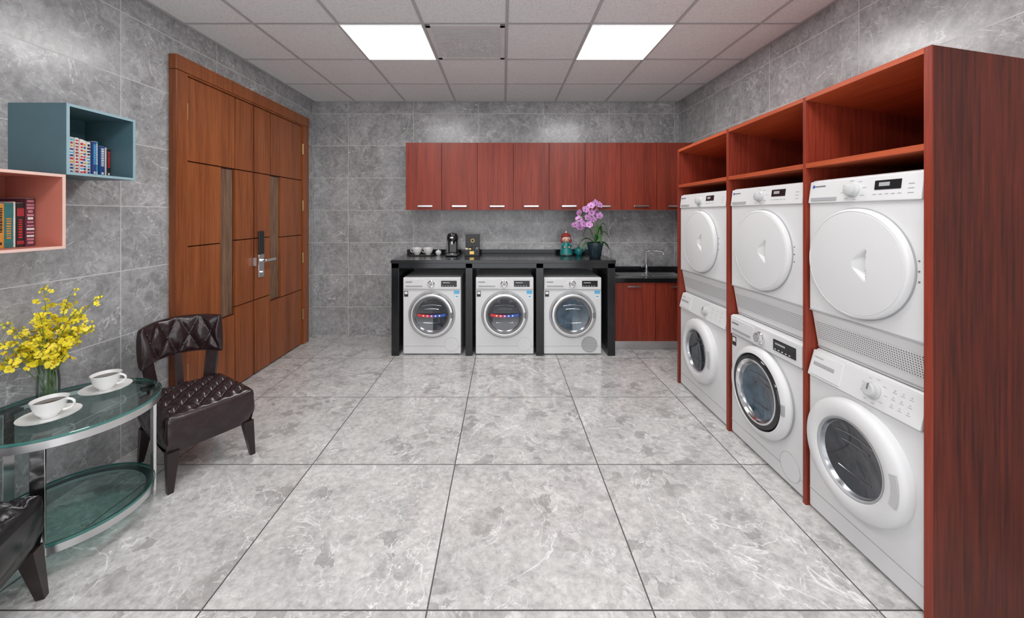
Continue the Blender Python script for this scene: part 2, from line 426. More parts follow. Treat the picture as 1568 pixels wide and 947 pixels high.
def books(name, y1, zf, spec):
    b = MB(name); y = y1; rb = random.Random(5)
    for w, h, m, style, ac in spec:
        xf = -2.195+rb.uniform(-0.006, 0.006)
        ya, yb = y-w+0.001, y-0.001; ym = (ya+yb)/2
        b.box((-2.335, ya, zf), (xf, yb, zf+h), m, 0.002)
        b.box((-2.333, ya+0.002, zf+h-0.003), (xf-0.004, yb-0.002, zf+h+0.001), 'paper')
        e = 0.0008
        if style == 'blocks':
            n = int(h/0.017)
            for i in range(n):
                c = rb.choice(ac); s_ = (w-0.006)/2*rb.uniform(0.6, 1)
                zz = zf+0.012+i*0.016
                if zz+0.012 < zf+h: b.box((xf-0.002, ym-s_, zz), (xf+e, ym+s_, zz+rb.uniform(0.007, 0.012)), c)
        elif style == 'band':
            b.box((xf-0.002, ya+0.001, zf+h*0.70), (xf+e, yb-0.001, zf+h*0.88), ac[0])
            b.box((xf-0.002, ya+0.001, zf+h*0.06), (xf+e, yb-0.001, zf+h*0.14), ac[0])
            z = zf+h*0.20
            while z < zf+h*0.64:
                q = rb.uniform(0.004, 0.008); b.box((xf-0.002, ym-w*0.22, z), (xf+e, ym+w*0.22, z+q), ac[-1]); z += q+0.005
        elif style == 'title':
            z = zf+h*0.35
            while z < zf+h*0.9:
                q = rb.uniform(0.005, 0.010); b.box((xf-0.002, ym-w*0.25, z), (xf+e, ym+w*0.25, z+q), ac[0]); z += q+0.003
            b.box((xf-0.002, ym-w*0.2, zf+0.014), (xf+e, ym+w*0.2, zf+0.026), ac[-1])
        y -= w
    b.done()
RB = ['red', 'red', 'bk_b', 'bk_r', 'cyan', 'bk_y']
books('books', 2.167, 1.7035, [(0.022, 0.160, 'bk_k', 'title', ['red', 'paper']), (0.012, 0.165, 'bk_w', None, []), (0.028, 0.168, 'bk_b', 'title', ['paper', 'paper']), (0.018, 0.19, 'bk_c', 'title', ['paper']),
    (0.020, 0.185, 'bk_b', 'title', ['cyan', 'paper']), (0.022, 0.18, 'bk_w', 'blocks', ['bk_b', 'bk_c', 'bk_k']), (0.021, 0.184, 'bk_w', 'blocks', RB), (0.022, 0.186, 'bk_w', 'blocks', RB), (0.021, 0.19, 'bk_w', 'blocks', ['red', 'bk_r']),
    (0.022, 0.19, 'bk_w', 'blocks', RB), (0.022, 0.188, 'bk_w', 'blocks', RB), (0.021, 0.19, 'bk_w', 'blocks', RB), (0.022, 0.19, 'bk_w', 'blocks', ['red'])])
books('books', 1.816, 1.3515, [(0.036, 0.222, 'bk_m', 'blocks', ['bk_p', 'paper', 'bk_p']), (0.03, 0.20, 'bk_k', 'band', ['bk_r', 'red']), (0.010, 0.205, 'bk_w', None, []), (0.036, 0.198, 'bk_g', 'band', ['bk_g', 'bk_y']), (0.032, 0.195, 'bk_y', 'title', ['bk_k']),
    (0.012, 0.20, 'bk_r', None, []), (0.034, 0.2, 'bk_k', 'title', ['gold']), (0.03, 0.21, 'bk_b', 'title', ['paper']), (0.03, 0.2, 'bk_r', 'band', ['gold'])])

# ------------------------------------------------------------------ back counter (black granite)
b = MB('granite_counter'); ZT = 1.016; yf = 4.10; YW = YB-0.002
b.box((-1.185, yf-0.01, ZT-0.035), (1.195, YW, ZT), 'granite', 0.004)
b.box((-1.18, yf, ZT-0.085), (1.19, yf+0.03, ZT-0.035), 'granite')
for x0, x1 in ((-1.18, -1.10), (-0.396, -0.322), (0.352, 0.430), (1.11, 1.19)):
    b.box((x0, yf, 0), (x1, YW, ZT-0.035), 'granite', 0.003)
b.done()
b = MB('trim_1'); b.box((-1.185, YW-0.02, ZT+0.0005), (1.195, YW, ZT+0.05), 'granite', 0.003); b.done()

# ------------------------------------------------------------------ sink cabinet
b = MB('sink_cabinet'); f = 4.256; z = 0.80; XC0 = 1.198; XC1 = XR-0.002
b.box((XC0, f+0.05, 0.0), (XC1, YW, 0.10), 'steel')
b.box((XC0, f+0.02, 0.10), (XC1, YW, z-0.16), 'mahog_dark')
b.box((XC0, f+0.02, z-0.16), (XC1, f+0.05, z-0.045), 'mahog_dark')
xs = [1.203, 1.68, 2.16]
for i in range(2):
    b.box((xs[i]+0.003, f, 0.105), (xs[i+1]-0.003, f+0.02, z-0.05), 'mahog', 0.002)
    b.box((xs[i]+0.17, f-0.022, z-0.10), (xs[i]+0.31, f-0.010, z-0.085), 'steel', 0.003)
    for q in (0.18, 0.30): b.box((xs[i]+q-0.005, f-0.02, z-0.098), (xs[i]+q+0.005, f, z-0.087), 'steel')
y0, y1 = f-0.02, YW
by0, by1 = 4.36, 4.63
bas = ((1.32, 1.66), (1.70, 2.04))
b.box((XC0, y0, z-0.045), (XC1, by0, z), 'granite', 0.003); b.box((XC0, by1, z-0.045), (XC1, y1, z), 'granite')
b.box((XC0, by0, z-0.045), (1.32, by1, z), 'granite'); b.box((1.66, by0, z-0.045), (1.70, by1, z), 'granite'); b.box((2.04, by0, z-0.045), (XC1, by1, z), 'granite')
for x0, x1 in bas:
    t = 0.006
    b.box((x0, by0, z-0.15), (x1, by1, z-0.144), 'steel')
    b.box((x0, by0, z-0.15), (x0+t, by1, z+0.004), 'steel'); b.box((x1-t, by0, z-0.15), (x1, by1, z+0.004), 'steel')
    b.box((x0, by0, z-0.15), (x1, by0+t, z+0.004), 'steel'); b.box((x0, by1-t, z-0.15), (x1, by1, z+0.004), 'steel')
    b.box((x0-0.02, by0-0.02, z), (x1+0.02, by0, z+0.004), 'steel'); b.box((x0-0.02, by1, z), (x1+0.02, by1+0.02, z+0.004), 'steel')
    b.cyl(((x0+x1)/2, 4.5, z-0.144), ((x0+x1)/2, 4.5, z-0.14), 0.03, 'midgrey')
b.done()
b = MB('trim_2'); b.box((XC0, YW-0.02, z+0.0005), (XC1, YW, z+0.055), 'granite'); b.done()
b = MB('kitchen_faucet'); fx, fy = 1.74, 4.70; z = 0.8005
b.cyl((fx, fy, z), (fx, fy, z+0.02), 0.028, 'chrome'); b.cyl((fx, fy, z+0.02), (fx, fy, z+0.09), 0.020, 'chrome')
pts = [(fx, fy, z+0.08), (fx, fy, z+0.22)]
for i in range(1, 9):
    a = math.pi*0.5*i/8
    pts.append((fx+0.04*(1-math.cos(a)), fy-0.02*(1-math.cos(a)), z+0.22+0.04*math.sin(a)))
pts += [(fx+0.10, fy-0.06, z+0.262), (fx+0.15, fy-0.09, z+0.26), (fx+0.165, fy-0.10, z+0.25), (fx+0.168, fy-0.10, z+0.22)]
b.tube(pts, 0.013, 'chrome'); b.box((fx-0.06, fy-0.008, z+0.055), (fx, fy+0.008, z+0.07), 'chrome', 0.004)
b.done()

# ------------------------------------------------------------------ upper cabinets
b = MB('overhead_cabinet'); f = 4.46; z0, z1 = 1.553, 2.322
b.box((-1.12, f+0.02, z0), (XC1, YW, z1), 'mahog_dark')
w = (XC1+1.12)/8
for i in range(8):
    x0 = -1.12+i*w
    b.box((x0+0.002, f, z0-0.004), (x0+w-0.002, f+0.019, z1+0.003), 'mahog', 0.002)
    cx = x0+w*(0.55 if i % 2 == 0 else 0.5)
    b.box((cx-0.085, f-0.026, z0+0.03), (cx+0.085, f-0.014, z0+0.050), 'steel', 0.004)
    for q in (-0.07, 0.07): b.box((cx+q-0.006, f-0.02, z0+0.032), (cx+q+0.006, f, z0+0.046), 'steel')
b.done()

# ------------------------------------------------------------------ laundry cabinet on right wall
XFc = 1.568
b = MB('laundry_cabinet')
def ztop(y): return 2.118-(y-1.42)*0.021
def tz(x, y): return ztop(y)-(0.094*(x-XFc)/(XR-XFc))
def slab(y0, y1, xa, xb_, zlo, mat):
    b.hexa([(xa, y0, zlo), (xb_, y0, zlo), (xb_, y1, zlo), (xa, y1, zlo), (xa, y0, tz(xa, y0)), (xb_, y0, tz(xb_, y0)), (xb_, y1, tz(xb_, y1)), (xa, y1, tz(xa, y1))], mat)
slab(1.412, 1.424, XFc, XC1, 0, 'mahog_dark'); slab(1.424, 1.436, XFc, XC1, 0, 'mahog')
slab(1.998, 2.015, XFc, XC1, 0, 'mahog'); slab(2.680, 2.705, XFc, XC1, 0, 'mahog'); slab(3.440, 3.465, XFc, XC1, 0, 'mahog')
for y0, y1 in ((1.411, 1.437), (1.997, 2.016), (2.679, 2.706), (3.439, 3.466)):
    b.hexa([(XFc-0.006, y0, 0), (XFc, y0, 0), (XFc, y1, 0), (XFc-0.006, y1, 0), (XFc-0.006, y0, ztop(y0)), (XFc, y0, ztop(y0)), (XFc, y1, ztop(y1)), (XFc-0.006, y1, ztop(y1))], 'mahog')
for (y0, y1) in ((1.437, 1.997), (2.016, 2.679), (2.706, 3.439)):
    xa, xb_ = XFc-0.006, XC1
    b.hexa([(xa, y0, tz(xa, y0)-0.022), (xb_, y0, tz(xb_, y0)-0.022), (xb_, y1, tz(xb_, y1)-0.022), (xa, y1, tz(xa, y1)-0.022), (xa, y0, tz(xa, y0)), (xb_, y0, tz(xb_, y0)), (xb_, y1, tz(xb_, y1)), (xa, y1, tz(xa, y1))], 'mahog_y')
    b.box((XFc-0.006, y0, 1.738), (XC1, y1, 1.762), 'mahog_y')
    b.box((XR-0.02, y0, 1.76), (XR-0.004, y1, 2.0), 'mahog')
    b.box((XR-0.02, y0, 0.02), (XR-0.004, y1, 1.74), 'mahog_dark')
b.done()

# ------------------------------------------------------------------ appliances
def strip_on(b, o, z, w, cols):
    n = len(cols)
    for i, c in enumerate(cols):
        xa = -w/2+w*i/n; xb_ = xa+w/n
        za = z+0.55*xa*xa; zb = z+0.55*xb_*xb_
        b.raw([(xa, -o, za-0.014), (xb_, -o, zb-0.014), (xb_, -o, zb+0.014), (xa, -o, za+0.014),
               (xa, -o+0.004, za-0.014), (xb_, -o+0.004, zb-0.014), (xb_, -o+0.004, zb+0.014), (xa, -o+0.004, za+0.014)],
              [(0, 1, 2, 3), (4, 5, 6, 7), (0, 1, 5, 4), (3, 2, 6, 7), (0, 3, 7, 4), (1, 2, 6, 5)], c, norm=True)
        if 1 <= i < n-1:
            xm = (xa+xb_)/2
            b.box((xm-0.007, -o-0.0012, z+0.55*xm*xm-0.008), (xm+0.007, -o, z+0.55*xm*xm+0.008), 'paper')

def bowl(b, cz, r0, h0, h1, mat, ribs=True):
    prof = [(r0, h0)]
    def hh(r): return h1+(h0-h1)*(r/r0)**2
    for i in range(1, 9):
        r = r0*(1-i/8); prof.append((r, hh(r)))
    b.lathe(prof, mat, (0, 0, cz), 'f', 64)
    if ribs:
        for zz, hl in ((0.62, 0.70), (0.36, 0.5), (-0.55, 0.6)):
            pts = []
            for i in range(9):
                x = (-1+2*i/8)*hl*r0*0.9; z_ = zz*r0-0.9*(x*x)*(1 if zz > 0 else -1)
                r = math.hypot(x, z_)
                if r < r0*0.97: pts.append((x, -hh(r)-0.0005, cz+z_))
            if len(pts) > 2: b.tube(pts, 0.0028, 'drum', 6)

def glass_door(b, cz, R, ring, bezel, glass, depth=0.05):
    b.lathe([(R, 0), (R, depth*0.4), (R*0.985, depth*0.7), (R*0.94, depth*0.95), (R*0.88, depth), (R*0.84, depth*0.96)], ring, (0, 0, cz), 'f', 64)
    b.lathe([(R*0.845, depth*0.97), (R*0.80, depth*0.98), (R*0.76, depth*0.8)], bezel, (0, 0, cz), 'f', 64)
    b.lathe([(R*0.76, depth*0.8), (R*0.73, depth*0.60), (R*0.70, depth*0.5)], 'drum', (0, 0, cz), 'f', 64)
    bowl(b, cz, R*0.70, depth*0.5, depth*0.12, glass)

def front_loader(name, loc, rot, w, h, d, kind='washer', cz=0.44, R=0.235):
    b = MB(name, loc, rot); hw = w/2
    b.box((-hw, 0, 0.012), (hw, d, h), 'white', 0.010, 3)
    for sx in (-1, 1):
        for yy in (0.06, d-0.06): b.cyl((sx*(hw-0.05), yy, 0), (sx*(hw-0.05), yy, 0.02), 0.02, 'blackm', seg=12)
    b.box((-hw+0.004, -0.008, h-0.125), (hw-0.004, 0.01, h-0.006), 'whiteplastic', 0.004)
    b.box((-hw+0.004, -0.0095, h-0.128), (hw-0.004, 0, h-0.124), 'greyp')
    b.box((-hw+0.012, -0.013, h-0.115), (-0.07, 0, h-0.018), 'whiteplastic', 0.004)
    b.box((-hw+0.03, -0.0145, h-0.052), (-hw+0.10, -0.01, h-0.044), 'midgrey')
    b.box((-hw+0.03, -0.0145, h-0.10), (-0.10, -0.012, h-0.085), 'greyp')
    b.lathe([(0.036, 0.006), (0.036, 0.018), (0.031, 0.022), (0.030, 0.036), (0.026, 0.040), (0, 0.040)], 'chrome', (-0.005, 0, h-0.065), 'f', 32)
    b.lathe([(0.022, 0.0405), (0, 0.041)], 'greyp', (-0.005, 0, h-0.065), 'f', 24)
    b.box((hw*0.32, -0.0115, h-0.098), (hw*0.86, -0.006, h-0.034), 'black', 0.003)
    for i in range(5): b.box((hw*0.36+i*0.028, -0.0125, h-0.090), (hw*0.36+i*0.028+0.012, -0.011, h-0.086), 'paper')
    b.box((hw*0.38, -0.0125, h-0.060), (hw*0.62, -0.011, h-0.050), 'greyp')
    if kind == 'dark':
        b.lathe([(R*1.04, 0), (R*1.04, 0.012), (R*1.0, 0.016)], 'greyp', (0, 0, cz), 'f', 64)
        b.lathe([(R*1.03, 0.0), (R*1.04, 0.022), (R*1.0, 0.040), (R*0.95, 0.050), (R*0.885, 0.052), (R*0.87, 0.046)], 'whiteplastic', (0, 0, cz), 'f', 64)
        glass_door(b, cz, R*0.875, 'black', 'chrome', 'blueglass', 0.055)
        b.box((R*0.90, -0.057, cz-0.03), (R*0.99, -0.046, cz+0.03), 'greyp', 0.004)
    else:
        b.lathe([(R*1.06, 0), (R*1.055, 0.008), (R*1.0, 0.012)], 'greyp', (0, 0, cz), 'f', 64)
        glass_door(b, cz, R, 'steel', 'midgrey', 'darkglass' if kind != 'dryer' else 'blueglass', 0.05)
        b.box((R*0.86, -0.056, cz-0.03), (R*0.97, -0.045, cz+0.03), 'midgrey', 0.004)
    if kind == 'washer':
        strip_on(b, 0.032, cz-0.012, R*1.25, ['red', 'red', 'red', 'purple', 'blue', 'blue', 'blue'])
    b.box((-hw+0.002, -0.0012, 0.094), (hw-0.002, 0.002, 0.097), 'greyp')
    if kind == 'dryer':
        b.lathe([(0.085, 0), (0.085, 0.004), (0, 0.004)], 'greyp', (hw-0.13, 0, 0.115), 'f', 40)
        for i in range(-4, 5):
            hh = math.sqrt(max(0, 0.078**2-(i*0.016)**2))
            b.box((hw-0.13-hh, -0.0055, 0.115+i*0.016-0.003), (hw-0.13+hh, -0.004, 0.115+i*0.016+0.003), 'gripgrey')
    else:
        b.lathe([(0.075, 0), (0.075, 0.0022), (0.072, 0.0022), (0.072, 0.0)], 'gripgrey', (hw-0.10, 0, 0.115), 'f', 40)
        b.lathe([(0.0718, 0.0015), (0, 0.0015)], 'white', (hw-0.10, 0, 0.115), 'f', 40)
    b.box((-hw+0.012, -0.0015, h-0.205), (-hw+0.055, 0, h-0.145), 'blackm'); b.box((-hw+0.018, -0.0022, h-0.178), (-hw+0.049, 0, h-0.152), 'paper')
    if kind != 'dark':
        b.box((hw-0.075, -0.0015, h-0.175), (hw-0.015, 0, h-0.140), 'cyan'); b.box((hw-0.06, -0.0015, h-0.225), (hw-0.02, 0, h-0.185), 'paper')
        b.box((hw-0.055, -0.002, h-0.21), (hw-0.03, 0, h-0.195), 'cyan')
    return b.done()

def washer_b(name, loc, rot, w, h, d, cz=0.42, R=0.245):
    b = MB(name, loc, rot); hw = w/2
    prof = [(0.0, 0.012), (0.0, h-0.135), (0.035, h-0.005), (0.045, h), (d, h), (d, 0.012)]
    b.prism(prof, 0, -hw, hw, 'white', 0.006)
    for sx in (-1, 1):
        for yy in (0.06, d-0.06): b.cyl((sx*(hw-0.05), yy, 0), (sx*(hw-0.05), yy, 0.02), 0.02, 'blackm', seg=12)
    ang = math.atan2(0.035, 0.13)
    Mf = Matrix.Translation((0, 0, h-0.135)) @ Matrix.Rotation(-ang, 4, 'X')
    b.box((-hw+0.003, -0.016, 0.002), (hw-0.003, 0.01, 0.132), 'whiteplastic', 0.006, M4=Mf)
    b.box((-hw+0.01, -0.020, 0.012), (-hw+0.19, 0, 0.120), 'whiteplastic', 0.005, M4=Mf)
    b.box((-hw+0.03, -0.0215, 0.060), (-hw+0.15, -0.015, 0.078), 'greyp', 0.002, M4=Mf)
    b.box((-hw+0.03, -0.0212, 0.098), (-hw+0.08, -0.018, 0.103), 'greyp', M4=Mf)
    b.lathe([(0.034, 0.014), (0.034, 0.022), (0.028, 0.026), (0.027, 0.042), (0.022, 0.046), (0, 0.046)], 'gripgrey', (0.07, 0, 0.068), 'f', 32, M4=Mf)
    b.box((0.067, -0.048, 0.068), (0.073, -0.045, 0.094), 'midgrey', M4=Mf)
    for i in range(9):
        a = math.pi*2*i/9
        b.box((0.07+0.052*math.cos(a)-0.007, -0.0166, 0.068+0.052*math.sin(a)-0.0012), (0.07+0.052*math.cos(a)+0.007, -0.0155, 0.068+0.052*math.sin(a)+0.0012), 'greyp', M4=Mf)
    for r in range(3):
        for c in range(3):
            x = 0.145+c*(hw-0.175)/3
            b.box((x, -0.0166, 0.035+r*0.03), (x+0.016, -0.0155, 0.0375+r*0.03), 'greyp', M4=Mf)
            b.cyl((x+0.008, -0.015, 0.046+r*0.03), (x+0.008, -0.0175, 0.046+r*0.03), 0.0035, 'gripgrey', seg=10, M4=Mf)
    b.lathe([(R, 0), (R*1.0, 0.022), (R*0.98, 0.038), (R*0.92, 0.050), (R*0.82, 0.056), (R*0.72, 0.054), (R*0.675, 0.046)], 'whiteplastic', (0, 0, cz), 'f', 72)
    b.lathe([(R*0.675, 0.047), (R*0.655, 0.049), (R*0.635, 0.040)], 'greyp', (0, 0, cz), 'f', 64)
    b.lathe([(R*0.635, 0.040), (R*0.61, 0.026), (R*0.60, 0.024)], 'drum', (0, 0, cz), 'f', 64)
    bowl(b, cz, R*0.60, 0.024, 0.006, 'darkglass')
    pr = []
    for i in range(9):
        a = -0.30+0.60*i/8; pr.append((R*0.93*math.cos(a), cz+R*0.93*math.sin(a)))
    for i in range(8, -1, -1):
        a = -0.30+0.60*i/8; pr.append((R*0.82*math.cos(a), cz+R*0.82*math.sin(a)))
    b.prism(pr, 1, -0.0572, -0.048, 'gripgrey')
    b.box((-hw+0.001, -0.0012, 0.102), (hw-0.001, 0.002, 0.105), 'greyp')
    return b.done()

def dryer_b(name, loc, rot, w, h, d):
    b = MB(name, loc, rot); hw = w/2; R = 0.242; cz = h*0.545
    prof = [(0.045, 0.0), (0.012, 0.19), (0.0, 0.20), (0.0, h-0.12), (0.014, h-0.01), (0.024, h), (d, h), (d, 0.0)]
    b.prism(prof, 0, -hw, hw, 'white', 0.006)
    ang = math.atan2(0.033, 0.19)
    Mg = Matrix.Translation((0, 0.045, 0)) @ Matrix.Rotation(ang, 4, 'X')
    b.box((-hw+0.02, -0.004, 0.055), (hw-0.02, 0.004, 0.150), 'grille', 0.002, M4=Mg)
    b.box((-hw+0.004, -0.003, 0.012), (hw-0.004, 0.004, 0.017), 'greyp', M4=Mg)
    b.box((-hw+0.002, -0.0015, 0.196), (hw-0.002, 0.003, 0.200), 'greyp')
    a2 = math.atan2(0.014, 0.11)
    Mf = Matrix.Translation((0, 0, h-0.12)) @ Matrix.Rotation(-a2, 4, 'X')
    b.box((-hw+0.003, -0.010, 0.003), (hw-0.003, 0.01, 0.112), 'whiteplastic', 0.005, M4=Mf)
    b.box((-hw+0.02, -0.0125, 0.012), (-hw+0.17, -0.004, 0.030), 'greyp', 0.002, M4=Mf)
    b.box((-hw+0.025, -0.012, 0.078), (-hw+0.035, -0.009, 0.092), 'blue', M4=Mf)
    b.box((-hw+0.038, -0.012, 0.083), (-hw+0.10, -0.009, 0.088), 'midgrey', M4=Mf)
    b.lathe([(0.032, 0.008), (0.032, 0.016), (0.026, 0.020), (0.025, 0.036), (0.020, 0.040), (0, 0.040)], 'gripgrey', (-0.02, 0, 0.055), 'f', 32, M4=Mf)
    for i in range(8):
        a = math.pi*2*i/8+0.2
        b.box((-0.02+0.055*math.cos(a)-0.009, -0.0110, 0.055+0.044*math.sin(a)-0.001), (-0.02+0.055*math.cos(a)+0.009, -0.0098, 0.055+0.044*math.sin(a)+0.001), 'greyp', M4=Mf)
    b.box((0.08, -0.0125, 0.050), (0.08+0.11, -0.006, 0.090), 'black', 0.002, M4=Mf)
    b.box((0.10, -0.0132, 0.064), (0.145, -0.012, 0.080), 'greyp', M4=Mf)
    for i in range(5): b.box((0.075+i*0.026, -0.0110, 0.030), (0.075+i*0.026+0.014, -0.0098, 0.033), 'greyp', M4=Mf)
    for i in range(3): b.box((hw-0.055, -0.0110, 0.030+i*0.018), (hw-0.033, -0.0098, 0.033+i*0.018), 'greyp', M4=Mf)
    b.lathe([(R+0.005, 0.0), (R+0.005, 0.004), (R, 0.004)], 'greyp', (0, 0, cz), 'f', 72)
    # door shell: domed disc whose skin folds inwards into a finger grip right of centre
    b.lathe([(R, 0.003), (R, 0.020), (R*0.985, 0.027), (R*0.955, 0.030), (R*0.945, 0.0275), (R*0.935, 0.030)], 'whiteplastic', (0, 0, cz), 'f', 72)
    t = bmesh.new(); NR, NA = 44, 96; RI = R*0.935; rings = []
    def dome(x, z_):
        r = math.hypot(x, z_); h = 0.030+0.010*(1-(r/RI)**2)
        # triangular pocket: apex left, sharp right wall
        px, pz = x-0.012, z_
        if 0 < px < 0.062:
            half = 0.018+0.80*px
            q = abs(pz)/half
            if q < 1: h -= 0.020*(px/0.062)*min(1, (1-q)*3.0)
        return h
    for i in range(NR+1):
        r = RI*(1-i/NR)
        if i == NR: rings.append([t.verts.new((0, -dome(0, 0), cz))])
        else: rings.append([t.verts.new((r*math.cos(2*math.pi*k/NA), -dome(r*math.cos(2*math.pi*k/NA), r*math.sin(2*math.pi*k/NA)), cz+r*math.sin(2*math.pi*k/NA))) for k in range(NA)])
    for A_, B_ in zip(rings, rings[1:]):
        for k in range(NA):
            j = (k+1) % NA
            if len(B_) == 1: t.faces.new([A_[k], A_[j], B_[0]])
            else: t.faces.new([A_[k], A_[j], B_[j], B_[k]])
    bmesh.ops.recalc_face_normals(t, faces=t.faces)
    b.merge(t, 'whiteplastic')
    for dz in (-0.04, 0.0, 0.04): b.cyl((R+0.012, -0.002, cz+dz), (R+0.012, 0.002, cz+dz), 0.0035, 'midgrey', seg=10)
    return b.done(0.7)

RR = -math.pi/2
xm = 1.575
dep = 0.575
for (y0, y1, k) in ((1.446, 1.990, 'e'), (2.024, 2.668, 's'), (2.722, 3.432, 'e')):
    c, w = (y0+y1)/2, (y1-y0)
    if k == 'e': washer_b('washing_machine', (xm, c, 0), RR, w, 0.815, dep)
    else: front_loader('washing_machine', (xm, c, 0), RR, w, 0.815, dep, 'dark', 0.43, 0.25)
    dryer_b('tumble_dryer', (xm, c, 0.817), RR, w, 0.855, dep)
for x0, x1, kind, nm in ((-1.063, -0.447, 'washer', 'washing_machine'), (-0.29, 0.328, 'washer', 'washing_machine'), (0.436, 1.05, 'dryer', 'tumble_dryer')):
    front_loader(nm, ((x0+x1)/2, 4.125, 0), 0, x1-x0, 0.828, 0.6, kind, 0.435, 0.237)

# ------------------------------------------------------------------ chairs
def tuft(a, c):
    p = abs(math.sin(math.pi*(a+c))); q = abs(math.sin(math.pi*(a-c)))
    return (p*q)**0.5
def chair(name, loc, rot, lm):
    b = MB(name, loc, rot); hw, hd = 0.226, 0.25
    z0, z1 = 0.200, 0.380
    nx, ny = 64, 64; t = bmesh.new(); top = []
    for i in range(nx+1):
        row = []
        for j in range(ny+1):
            u = -1+2*i/nx; v = -1+2*j/ny
            m = max(abs(u), abs(v)); x, y = u*hw, v*hd
            edge = max(0, 1-((m-0.85)/0.15)**2) if m > 0.85 else 1
            z = z1+0.035*math.sqrt(max(0, edge))-0.01+0.018*(1-m*m)
            if m < 0.92: z += 0.034*(tuft(u*2, v*2)-0.6)*min(1, (0.92-m)/0.12)
            k_ = abs(u)*abs(v)
            x *= 1-0.05*k_**6; y *= 1-0.05*k_**6
            row.append(t.verts.new((x, y, z)))
        top.append(row)
    for i in range(nx):
        for j in range(ny): t.faces.new([top[i][j], top[i+1][j], top[i+1][j+1], top[i][j+1]])
    b.merge(t, lm)
    per = []; K = 48
    for i in range(K): per.append((-hw+2*hw*i/K, -hd, 0, -1))
    for i in range(K): per.append((hw, -hd+2*hd*i/K, 1, 0))
    for i in range(K): per.append((hw-2*hw*i/K, hd, 0, 1))
    for i in range(K): per.append((-hw, hd-2*hd*i/K, -1, 0))
    t = bmesh.new(); rings = []; H = 14
    for h in range(H+1):
        fz = h/H; ring = []
        for i, (x, y, nx_, ny_) in enumerate(per):
            s_ = i/K*2; sn = math.sin(math.pi*fz)
            tf = (tuft(s_, fz*0.9+0.1)-0.6)*(1 if fz > 0.35 else 0.15)
            bul = 0.010*sn+0.014*tf*sn
            k_ = abs(x/hw)*abs(y/hd)
            ins = 0.022*(1-fz)
            sx_ = 1-0.05*k_**6
            ring.append(t.verts.new(((x+nx_*(bul-ins))*sx_, (y+ny_*(bul-ins))*sx_, z0+(z1-0.008-z0)*fz)))
        rings.append(ring)
    for a, c in zip(rings, rings[1:]):
        n = len(a)
        for i in range(n): t.faces.new([a[i], a[(i+1) % n], c[(i+1) % n], c[i]])
    t.faces.new(rings[0][::-1])
    bmesh.ops.recalc_face_normals(t, faces=t.faces)
    b.merge(t, lm)
    for i in range(-3, 4):
        for j in range(-3, 4):
            if (i+j) % 2 == 0:
                u, v = i*0.25, j*0.25
                b.sph((u*hw, v*hd, z1+0.020), 0.009, lm, 8, (1, 1, 0.5))
    for sx, sy in ((-1, -1), (1, -1), (-1, 1), (1, 1)):
        x, y = sx*(hw-0.040), sy*(hd-0.040); ox, oy = sx*0.018, sy*0.03
        a, c = 0.028, 0.013
        b.hexa([(x+ox-c, y+oy-c, 0), (x+ox+c, y+oy-c, 0), (x+ox+c, y+oy+c, 0), (x+ox-c, y+oy+c, 0),
                (x-a, y-a, z0+0.01), (x+a, y-a, z0+0.01), (x+a, y+a, z0+0.01), (x-a, y+a, z0+0.01)], 'legwood')
    def back_pt(s_, zz, off):
        a = s_*1.0; Rr = 0.27
        lean = 0.10*(zz-0.40)
        cy = 0.035+lean
        return ((Rr+off)*math.sin(a)*0.93, cy+(Rr+off)*math.cos(a), zz)
    NS, NZ = 80, 22; t = bmesh.new(); loops = []
    for i in range(NS+1):
        s_ = -1+2*i/NS; endt = math.sqrt(max(0.0, 1-((abs(s_)-0.93)/0.07)**2)) if abs(s_) > 0.93 else 1
        zc, hh = 0.700, 0.120
        P = []
        for j in range(NZ+1):
            f_ = j/NZ; e = math.sin(math.pi*f_)**0.35 if 0 < f_ < 1 else 0
            tf = 0.030*(tuft(s_*2.0, (f_-0.5)*1.0+0.5)-0.5)*min(1, math.sin(math.pi*f_)*1.8)
            P.append((-(0.012+0.020*e*endt+tf*endt), zc-hh+2*hh*f_))
        for j in range(NZ, -1, -1):
            f_ = j/NZ; e = math.sin(math.pi*f_)**0.35 if 0 < f_ < 1 else 0
            P.append((0.006+0.022*e*endt, zc-hh+2*hh*f_))
        sag = -0.016*s_*s_
        loops.append([t.verts.new(back_pt(s_, zz+sag, off)) for off, zz in P])
    for a, c in zip(loops, loops[1:]):
        n = len(a)
        for i in range(n): t.faces.new([a[i], a[(i+1) % n], c[(i+1) % n], c[i]])
    t.faces.new(loops[0]); t.faces.new(loops[-1][::-1])
    bmesh.ops.recalc_face_normals(t, faces=t.faces)
    b.merge(t, lm)
    for i in range(-7, 8):
        s_ = i/8.0
        for f_ in (0.25, 0.5, 0.75):
            if tuft(s_*2.0, f_) < 0.02 and abs(s_) < 0.93:
                b.sph(back_pt(s_, 0.70-0.12+0.24*f_, -0.020), 0.009, lm, 8)
    for s_ in (-0.78, 0.0, 0.78):
        w_ = 0.034 if s_ else 0.018
        p0 = back_pt(s_*0.85, 0.33, -0.03); p1 = back_pt(s_, 0.62, 0.0)
        d_ = Vector((math.cos(s_), -math.sin(s_), 0))*w_; n_ = Vector((math.sin(s_), math.cos(s_), 0))*0.013
        P0, P1 = Vector(p0), Vector(p1)
        b.hexa([P0-d_-n_, P0+d_-n_, P0+d_+n_, P0-d_+n_, P1-d_-n_, P1+d_-n_, P1+d_+n_, P1-d_+n_], lm)
    return b.done(1.2, False)
chair('tufted_leather_chair', (-1.882, 2.385, 0), math.radians(57), 'leather')
chair('tufted_leather_chair', (-1.945, 1.235, 0), math.radians(113), 'leatherb')

